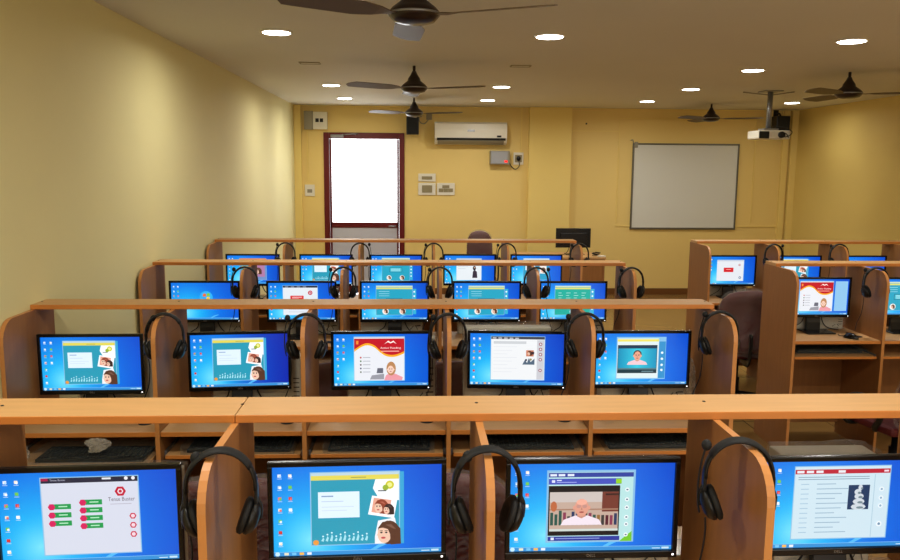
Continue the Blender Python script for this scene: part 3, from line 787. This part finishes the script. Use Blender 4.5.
# ------------------------------------------------------------------ chairs
def chair_parts(zt=.93):
    r = thing('office_chair', 'x', 'chair')
    W = .225
    # backrest, curved outline, bowed
    def pad(w, z0, z1, yc, th, rx, n=10):
        b = B(); front = []; back = []
        g = []
        for j in range(n+1):
            t = j/n; z = z0+(z1-z0)*t
            ww = w*(1-(abs(2*t-1)**5)*.28) * (1-.08*t)
            row = []
            for i in range(n+1):
                u = -1+2*i/n
                row.append(Vector((u*ww, yc+rx*(1-u*u)+.03*math.sin(t*math.pi), z - (.03*u*u*t*t if t > .5 else 0))))
            g.append(row)
        f = [[b.verts.new(p+Vector((0, -th/2*(1-.6*max(abs(-1+2*i/n), abs(-1+2*j/n))**6), 0))) for i, p in enumerate(row)] for j, row in enumerate(g)]
        k = [[b.verts.new(p+Vector((0, th/2*(1-.6*max(abs(-1+2*i/n), abs(-1+2*j/n))**6), 0))) for i, p in enumerate(row)] for j, row in enumerate(g)]
        for j in range(n):
            for i in range(n):
                b.faces.new([f[j][i], f[j][i+1], f[j+1][i+1], f[j+1][i]]).smooth = True
                b.faces.new([k[j][i], k[j+1][i], k[j+1][i+1], k[j][i+1]]).smooth = True
        for i in range(n):
            b.faces.new([f[0][i], k[0][i], k[0][i+1], f[0][i+1]]); b.faces.new([f[n][i+1], k[n][i+1], k[n][i], f[n][i]])
            b.faces.new([f[i+1][0], k[i+1][0], k[i][0], f[i][0]]); b.faces.new([f[i][n], k[i][n], k[i+1][n], f[i+1][n]])
        return b
    # chair faces +Y (towards its desk); back towards the camera at y=-.22
    obj('backrest', pad(W, zt-.45, zt, -.24, .05, -.04), M['maroon'], r)
    b = pad(W+.012, zt-.47, zt+.012, -.24, .085, -.04, 14)
    rn = random.Random(2)
    for v in b.verts: v.co += Vector((rn.uniform(-.004, .004), rn.uniform(-.006, .006), rn.uniform(-.003, .003)))
    obj('plastic_cover', b, M['wrap'], r)
    b = B(); bm_box(b, -.23, .23, -.21, .22, .42, .49, .03, seg=3); obj('seat', b, M['maroon'], r)
    b = B(); bm_tube(b, [(0, -.10, .40), (0, -.27, .41), (0, -.31, .50), (0, -.31, .62)], .016, 8, smooth=4, flat=(1.8, .6)); obj('back_bracket', b, M['black'], r)
    for s in (-1, 1):
        b = B(); bm_tube(b, [(s*.2, .1, .415), (s*.27, .10, .44), (s*.275, .10, .60), (s*.27, .02, .665), (s*.27, -.12, .66), (s*.265, -.15, .56), (s*.25, -.10, .46), (s*.2, -.05, .415)], .013, 8, smooth=5, flat=(1, 1.5))
        obj('armrest', b, M['black'], r)
    b = B(); bm_lathe(b, [(.03, .08), (.03, .24), (.018, .24), (.018, .42)], n=14); obj('gas_column', b, M['black'], r)
    for k in range(5):
        a = R(90+72*k); d = Vector((math.cos(a), math.sin(a), 0))
        b = B(); bm_tube(b, [d*.02+Vector((0, 0, .115)), d*.15+Vector((0, 0, .095)), d*.27+Vector((0, 0, .075))], [.022, .02, .014], 8)
        l = obj('leg', b, M['black'], r)
        b = B(); bm_lathe(b, [(.0, -.014), (.026, -.014), (.028, 0), (.026, .014), (.0, .014)], tuple(d*.27+Vector((0, 0, .029))), 14, M4=Matrix.Rotation(a+1.57, 3, 'Z') @ Matrix.Rotation(R(90), 3, 'Y'))
        bm_tube(b, [d*.27+Vector((0, 0, .04)), d*.27+Vector((0, 0, .08))], .007, 6)
        obj('caster', b, M['rubber'], l)
    return r
CH = chair_parts()
chairs = [(2.45, 5.72, -6, .025, 'maroon office chair in clear plastic, in the aisle behind the second row end panel'),
          (.80, 9.3, 180, .12, 'maroon chair back by the far wall, facing the desks'),
          (-.66, 2.72, 8, -.12, 'maroon office chair glimpsed behind the near teal screen and left headset'),
          (.13, 2.70, -5, -.1, 'maroon office chair glimpsed behind the near middle headset'),
          (-.18, 4.28, 5, -.12, 'maroon office chair glimpsed right of the second row headsets, beside the red swirl monitor'),
          (.2+.03, 4.30+.0, -8, -.12, 'x'),
          (2.85, 4.35, 12, -.2, 'dark office chair under the first carrel desk across the aisle')]
chairs[4] = (-.42, 4.26, 5, -.12, chairs[4][4]); chairs[5] = (.25, 4.27, -4, -.12, 'maroon office chair glimpsed under the headset right of the red swirl monitor')
for i, (x, y, rz, dz, lab) in enumerate(chairs):
    c = copy_tree(CH) if i else CH
    c.location = (x, y, 0); c.rotation_euler = (0, 0, R(rz)); c['label'] = lab; c['group'] = 'maroon office chairs in plastic covers'
    c.scale = (.72 if i == 1 else 1, 1, (.93+dz)/.93)

# ------------------------------------------------------------------ teacher's desk
def teacher_desk():
    r = thing('teacher_desk', 'brown wooden desk carrying the switched-off monitor, by the far wall', 'desk', (1.3, 9.55, 0))
    box_obj('desktop', (0, 1.075, 0, .62, .70, .725), M['wood'], r, bev=.002)
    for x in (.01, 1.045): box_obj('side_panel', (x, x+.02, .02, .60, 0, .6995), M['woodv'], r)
    box_obj('front_panel', (.0305, 1.0445, .03, .05, .12, .6995), M['woodv'], r)
teacher_desk()
m = copy_tree(MON); m.location = (2.02, 9.87, .7255); m.rotation_euler = (0, 0, R(180)); m.scale = (1, 1, .92)
m['label'] = 'black switched-off monitor seen from behind, on the brown desk by the far wall'; m['group'] = 'monitor on the teacher desk'
for ch in kids(m):
    if ch.name.startswith('screen'): bpy.data.objects.remove(ch)
b = B(); bm_box(b, -SW/2, SW/2, .009, .0105, .116, .116+SHH); obj('screen', b, M['gloss'], m)
b = B(); pts = [(2.27+.05*math.cos(a*1.3), 9.66+.03*math.sin(a*1.7), .735+.012*a/3) for a in range(12)]
bm_tube(b, pts, .006, 6, smooth=5); tag(obj('cable_coil', b, M['rubber']), 'small tangle of black cable on the desk by the far wall', 'cable')
b = B(); bm_box(b, 2.29, 2.37, 9.57, 9.64, .7255, .745, .003, rot=Matrix.Rotation(.3, 3, 'Z')); tag(obj('paper_stack', b, M['white']), 'small white paper stack at the end of the desk by the far wall', 'paper')

# ------------------------------------------------------------------ wall fittings on the far wall
def zc(v): return CAMZ+v
ac = thing('air_conditioner', 'white split air conditioner high on the far wall', 'air conditioner', (.785, YB, 2.13))
b = B(); bm_prism(b, [(-.001, 0.03), (-.001, .305), (-.16, .305), (-.20, .28), (-.215, .20), (-.21, .085), (-.17, .03), (-.12, .0), (-.04, .0)], 'X', -.5, .5)
obj('casing', b, M['white'], ac)
b = B(); bm_prism(b, [(-.2085, .062), (-.216, .088), (-.206, .088), (-.196, .055)], 'X', -.47, .48); obj('air_slot', b, M['dark'], ac)
b = B(); bm_prism(b, [(-.1985, .050), (-.20, .058), (-.165, .026), (-.135, .0035), (-.13, .002), (-.15, .012)], 'X', -.46, .46); obj('louvre', b, M['grey'], ac)
box_obj('badge', (-.05, .05, -.2165, -.213, .175, .20), M['silver'], ac)
box_obj('display', (.36, .42, -.2165, -.212, .10, .125), M['dark'], ac)

def speaker(x, z, lab, w=.17, h=.24):
    s = thing('wall_speaker', lab, 'speaker', (x, YB, z))
    b = B(); bm_box(b, -w/2, w/2, -.26, -.08, -h/2, h/2, .01); obj('cabinet', b, M['black'], s)
    b = B(); bm_box(b, -w/2+.012, w/2-.012, -.266, -.258, -h/2+.012, h/2-.012, .003); obj('grille', b, M['pad'], s)
    b = B(); bm_tube(b, [(0, -.0, h/2+.05), (0, -.12, h/2+.04), (0, -.16, h/2-.005)], .012, 8); bm_box(b, -.035, .035, -.012, 0, h/2, h/2+.10, .003)
    obj('bracket', b, M['black'], s)
    return s
sp = speaker(-.02, zc(.57), 'black wall speaker between the door and the air conditioner')
speaker(5.15, zc(.625), 'black wall speaker in the far corner behind the projector', .19, .25)
b = B(); bm_tube(b, [(.10, YB-.002, zc(.70)), (.10, YB-.12, zc(.70)), (.07, YB-.16, zc(.68)), (.08, YB-.16, zc(.62)), (.14, YB-.12, zc(.60)), (.20, YB-.05, zc(.66)), (.22, YB-.004, zc(.70))], .007, 6, smooth=4)
bm_box(b, .17, .25, YB-.03, YB, zc(.66), zc(.75), .004)
tag(obj('cable_bracket', b, M['grey']), 'small looped cable bracket right of the left wall speaker', 'bracket')
# electrical box
e = thing('electrical_box', 'grey and white electrical box above the door, in the corner', 'electrical box', (-1.36, YB, zc(.64)))
box_obj('back_box', (-.16, -.04, -.07, 0, -.13, .12), M['grey'], e, bev=.005)
box_obj('cover', (-.035, .16, -.08, 0, -.125, .11), M['white'], e, bev=.006)
b = B(); bm_box(b, .0, .045, -.085, -.079, -.03, .02); bm_box(b, .06, .105, -.085, -.079, -.03, .02); obj('breaker_window', b, M['dark'], e)
# conduit
b = B(); bm_box(b, -1.49, -1.475, YB-.012, YB, zc(-.18), zc(.51)); tag(obj('cable_conduit', b, M['pil']), 'thin vertical cable conduit left of the door', 'conduit')
b = B(); bm_box(b, 1.50, 1.52, YB-.012, YB, zc(.13), ZC); tag(obj('cable_conduit', b, M['pil']), 'thin vertical cable conduit above the plug socket beside the pilaster', 'conduit')
def plate(name, x0, x1, z0, z1, lab, inner, cat='switch'):
    p = thing(name, lab, cat, ((x0+x1)/2, YB, (z0+z1)/2))
    w, h = (x1-x0)/2, (z1-z0)/2
    box_obj('plate', (-w, w, -.018, 0, -h, h), M['white'], p, bev=.003)
    for (a, b_, c, d, mm) in inner:
        box_obj('switch_module', (-w+a*2*w, -w+b_*2*w, -.023, -.0175, -h+c*2*h, -h+d*2*h), M[mm], p, bev=.0015)
    return p
plate('switch_plate', -1.53, -1.395, zc(-.41), zc(-.25), 'single white switch plate left of the door', [(.25, .75, .3, .6, 'grey')])
plate('switch_plate', .06, .305, zc(-.195), zc(-.085), 'wide white switch plate, topmost of three beside the door', [(.2, .8, .25, .65, 'greyin')])
plate('switch_plate', .06, .305, zc(-.385), zc(-.215), 'square white switch plate, lower left of three beside the door', [(.22, .8, .2, .8, 'greyin')])
plate('switch_plate', .325, .575, zc(-.385), zc(-.215), 'white switch plate with stepped modules, lower right of three beside the door', [(.1, .36, .25, .55, 'greyin'), (.37, .62, .25, .55, 'greyin'), (.63, .9, .25, .55, 'greyin'), (.3, .7, .58, .82, 'greyin')])
s = plate('plug_socket', 1.405, 1.545, zc(.05), zc(.22), 'white plug socket with black plug, under the air conditioner', [(.15, .85, .2, .8, 'greyin')], 'socket')
b = B(); bm_ell(b, (0, -.03, .0), (.03, .02, .035)); bm_tube(b, [(0, -.035, -.02), (.01, -.04, -.1), (-.04, -.03, -.15), (-.10, -.02, -.11), (-.13, -.015, -.05)], .006, 6, smooth=5); obj('plug', b, M['black'], s)
v = thing('voltage_stabilizer', 'grey voltage stabilizer box left of the plug socket, below the air conditioner', 'stabilizer', (1.21, YB, zc(.14)))
box_obj('casing', (-.145, .13, -.12, 0, -.09, .10), M['grey'], v, bev=.008)
box_obj('front_cover', (-.135, .10, -.126, -.119, -.08, .09), M['silver'], v, bev=.003)
box_obj('indicator', (.055, .095, -.130, -.125, -.06, -.035), M['blueled'], v)
# whiteboard
w = thing('whiteboard', 'large blank whiteboard with grey metal frame on the far wall', 'whiteboard', (3.875, YB, zc(-.245)))
hw, hh = .755, .595
box_obj('writing_surface', (-hw, hw, -.022, -.004, -hh, hh), M['board'], w)
b = B()
for d in ((-hw-.015, hw+.015, -hh-.018, -hh+.008), (-hw-.015, hw+.015, hh-.008, hh+.015), (-hw-.015, -hw+.008, -hh, hh), (hw-.008, hw+.015, -hh, hh)):
    bm_box(b, d[0], d[1], -.03, 0, d[2], d[3], .003)
obj('board_frame', b, M['alu'], w)
b = B(); bm_box(b, -hw-.0, -hw+.05, -.045, -.031, hh-.05, hh+.03, .004); bm_tube(b, [(-hw-.01, -.02, hh+.015), (-hw-.02, -.015, hh+.06), (-hw-.05, -.01, hh+.05)], .006, 6, smooth=3); obj('hanging_clip', b, M['grey'], w)
b = B(); bm_box(b, 2.42, 2.44, YB-.01, YB, zc(.62), zc(.64)); tag(obj('wall_hook', b, M['dark']), 'tiny dark hook high on the far wall, above and left of the whiteboard', 'hook')

# ------------------------------------------------------------------ projector
p = thing('projector', 'white ceiling projector hung on a grey pole before the whiteboard wall', 'projector', (3.84, 8.5, ZC))
b = B(); bm_lathe(b, [(.028, -.40), (.028, -.003)], n=14); bm_box(b, -.1, .1, -.1, .1, -.012, -.0005, .003); bm_box(b, -.08, .08, -.08, .08, -.42, -.40, .003); obj('mount_pole', b, M['silver'], p)
b = B(); bm_tube(b, [(-.28, .05, -.012), (0, 0, -.045), (.24, -.05, -.012)], .006, 6); obj('mount_brace', b, M['grey'], p)
b = B(); bm_box(b, -.165, .185, -.14, .15, -.515, -.422, .018, seg=3); obj('projector_body', b, M['white'], p)
b = B(); bm_box(b, -.158, -.05, -.146, -.138, -.51, -.435, .006); obj('vent', b, M['dark'], p)
b = B(); bm_lathe(b, [(.02, 0), (.034, .0), (.034, .03), (.02, .03)], (.08, -.138, -.47), 16, M4=Matrix.Rotation(R(90), 3, 'X')); obj('lens', b, M['dark'], p)
b = B(); bm_tube(b, [(.03, -.05, -.38), (.1, -.15, -.39), (.19, -.16, -.44), (.14, -.15, -.49), (.05, -.15, -.48), (.12, -.155, -.455), (.16, -.15, -.50)], .004, 6, smooth=6); obj('cable', b, M['dark'], p)

# ------------------------------------------------------------------ ceiling fans
def fan_parts():
    r = thing('ceiling_fan', 'x', 'ceiling fan')
    b = B(); bm_lathe(b, [(.0, -.002), (.012, -.002), (.012, -.16), (.0, -.16)], n=12); obj('down_rod', b, M['fan'], r)
    b = B(); bm_lathe(b, [(.0, -.045), (.016, -.045), (.03, -.075), (.05, -.105), (.055, -.125), (.095, -.155), (.112, -.175), (.112, -.19), (.09, -.215), (.05, -.225), (.0, -.228)], n=32); obj('motor_housing', b, M['fan'], r)
    b = B(); bm_lathe(b, [(.113, -.178), (.1145, -.180), (.1145, -.185), (.113, -.187)], n=32); obj('trim_ring', b, M['silver'], r)
    for k in range(3):
        a = R(-26+120*k)
        b = B(); n = 12; top = []; bot = []
        for i in range(n+1):
            t = i/n; x = .10+t*.54
            wd = .02+.05*min(1, t*3.2)
            if t > .88: wd *= math.sqrt(max(0, 1-((t-.88)/.12)**2))*.75+.25
            for sgn in (-1, 1):
                y = sgn*wd; z = -.19+y*.18*(1 if t > .15 else .2)
                c, s_ = math.cos(a), math.sin(a)
                top.append(b.verts.new((x*c-y*s_, x*s_+y*c, z+.002))); bot.append(b.verts.new((x*c-y*s_, x*s_+y*c, z-.002)))
        for i in range(n):
            q = 2*i
            b.faces.new([top[q], top[q+1], top[q+3], top[q+2]]); b.faces.new([bot[q], bot[q+2], bot[q+3], bot[q+1]])
            b.faces.new([top[q], top[q+2], bot[q+2], bot[q]]); b.faces.new([top[q+1], bot[q+1], bot[q+3], top[q+3]])
        b.faces.new([top[0], bot[0], bot[1], top[1]]); b.faces.new([top[-2], top[-1], bot[-1], bot[-2]])
        obj('blade', b, M['fanblade'], r)
    return r
FN = fan_parts()
for i, (x, y, rz, lab) in enumerate([(0, 3.56, 0, 'large dark ceiling fan nearest the camera, at the top edge'),
                                     (0, 6.78, 0, 'dark brown ceiling fan second of the three in line before the door'),
                                     (0, 9.85, 0, 'small dark ceiling fan in front of the left wall speaker'),
                                     (3.76, 6.8, 0, 'dark ceiling fan on the right, near the right wall'),
                                     (3.86, 10.25, 0, 'small dark ceiling fan above the whiteboard')]):
    f = copy_tree(FN) if i else FN
    f.location = (x, y, ZC); f.rotation_euler = (0, 0, R(rz)); f['label'] = lab; f['group'] = 'brown ceiling fans'

# ------------------------------------------------------------------ downlights
def downlight_parts():
    r = thing('downlight', 'x', 'ceiling light')
    b = B(); bm_lathe(b, [(.085, -.0005), (.1, -.0005), (.102, -.004), (.098, -.009), (.085, -.010), (.085, -.0005)], n=32); obj('rim', b, M['white'], r)
    b = B(); bm_lathe(b, [(.0, -.012), (.086, -.012), (.086, -.006), (.0, -.006)], n=32); obj('diffuser', b, M['lamp'], r)
    return r
DL = downlight_parts()
LP = 11.5
def lamp_light(x, y, pw):
    L = bpy.data.lights.new('downlight_lamp', 'AREA'); L.shape = 'DISK'; L.size = .17; L.energy = pw; L.color = (1, .975, .91); L.spread = R(170)
    o = bpy.data.objects.new('downlight_lamp', L); COL.objects.link(o); o.location = (x, y, ZC-.016)
    return o
spots = [(-.87, 5.18, 'bright downlight, nearest one on the left side of the ceiling'), (.87, 5.18, 'bright downlight, nearest one right of the large fan'),
         (2.86, 5.18, 'bright downlight nearest the right edge, largest on the right'), (2.88, 6.74, 'bright downlight second nearest in the right-hand line'),
         (-.86, 8.4, 'bright downlight on the left, nearer of the pair above the door'), (.91, 8.36, 'bright downlight above the air conditioner, nearer of its pair'),
         (2.92, 8.37, 'bright downlight third nearest in the right-hand line'), (-.855, 9.96, 'bright downlight on the left, farther of the pair above the door'),
         (.92, 10.0, 'bright downlight above the air conditioner, farther of its pair'), (2.91, 9.9, 'bright downlight farthest in the right-hand line'),
         (4.74, 9.87, 'bright downlight beside the projector pole, near the far right corner')]
for i, (x, y, lab) in enumerate(spots):
    d = copy_tree(DL) if i else DL
    d.location = (x, y, ZC); d['label'] = lab; d['group'] = 'lit round downlights'
    lamp_light(x, y, LP if x < 4 else LP*.5)
for x in (-.86, .9, 2.9, 4.75):      # the same grid goes on over and behind the camera
    for y in ((1.9, -.3) if x < 4 else (3.6, 1.9, -.3)): lamp_light(x, y, LP*1.25)
L = bpy.data.lights.new('rear_soft_fill', 'AREA'); L.shape = 'RECTANGLE'; L.size = 5.5; L.size_y = 1.8; L.energy = 85; L.color = (.98, .98, 1)  # soft fill added behind the camera to raise ambient light; no window there
o = bpy.data.objects.new('rear_soft_fill', L); COL.objects.link(o); o.location = (1.9, YF+.05, 1.7); o.rotation_euler = (R(90+8), 0, 0)
def off_light(x, y, lab):
    r = thing('ceiling_vent', lab, 'vent', (x, y, ZC), group='small unlit ceiling fittings')
    b = B()
    for d in ((-.085, .085, -.05, -.038), (-.085, .085, .038, .05), (-.085, -.073, -.038, .038), (.073, .085, -.038, .038)): bm_box(b, d[0], d[1], d[2], d[3], -.008, -.0005, .001)
    obj('vent_frame', b, M['greyin'], r)
    box_obj('vent_panel', (-.072, .072, -.037, .037, -.005, -.0005), M['ceil'], r)
off_light(-.855, 6.68, 'small unlit rectangular ceiling fitting left of the second fan')
off_light(.885, 6.69, 'small unlit rectangular ceiling fitting right of the second fan')

# ------------------------------------------------------------------ world and camera
wd = bpy.data.worlds.new('daylight'); scn.world = wd; wd.use_nodes = True
bg = wd.node_tree.nodes['Background']; bg.inputs[0].default_value = (.95, .98, 1, 1); bg.inputs[1].default_value = 5.0
cam = bpy.data.cameras.new('camera'); cam.sensor_width = 36; cam.lens = 785/900*36; cam.clip_start = .05
co = bpy.data.objects.new('camera', cam); scn.collection.objects.link(co)
co.matrix_world = Matrix.Translation((0, 0, CAMZ)) @ Matrix.Rotation(-.0464, 4, 'Z') @ Matrix.Rotation(math.pi/2-.1421, 4, 'X') @ Matrix.Rotation(.0076, 4, 'Z')
scn.camera = co
scn.view_settings.view_transform = 'Standard'
scn.view_settings.look = 'None'
scn.view_settings.exposure = 0
scn.view_settings.gamma = .9
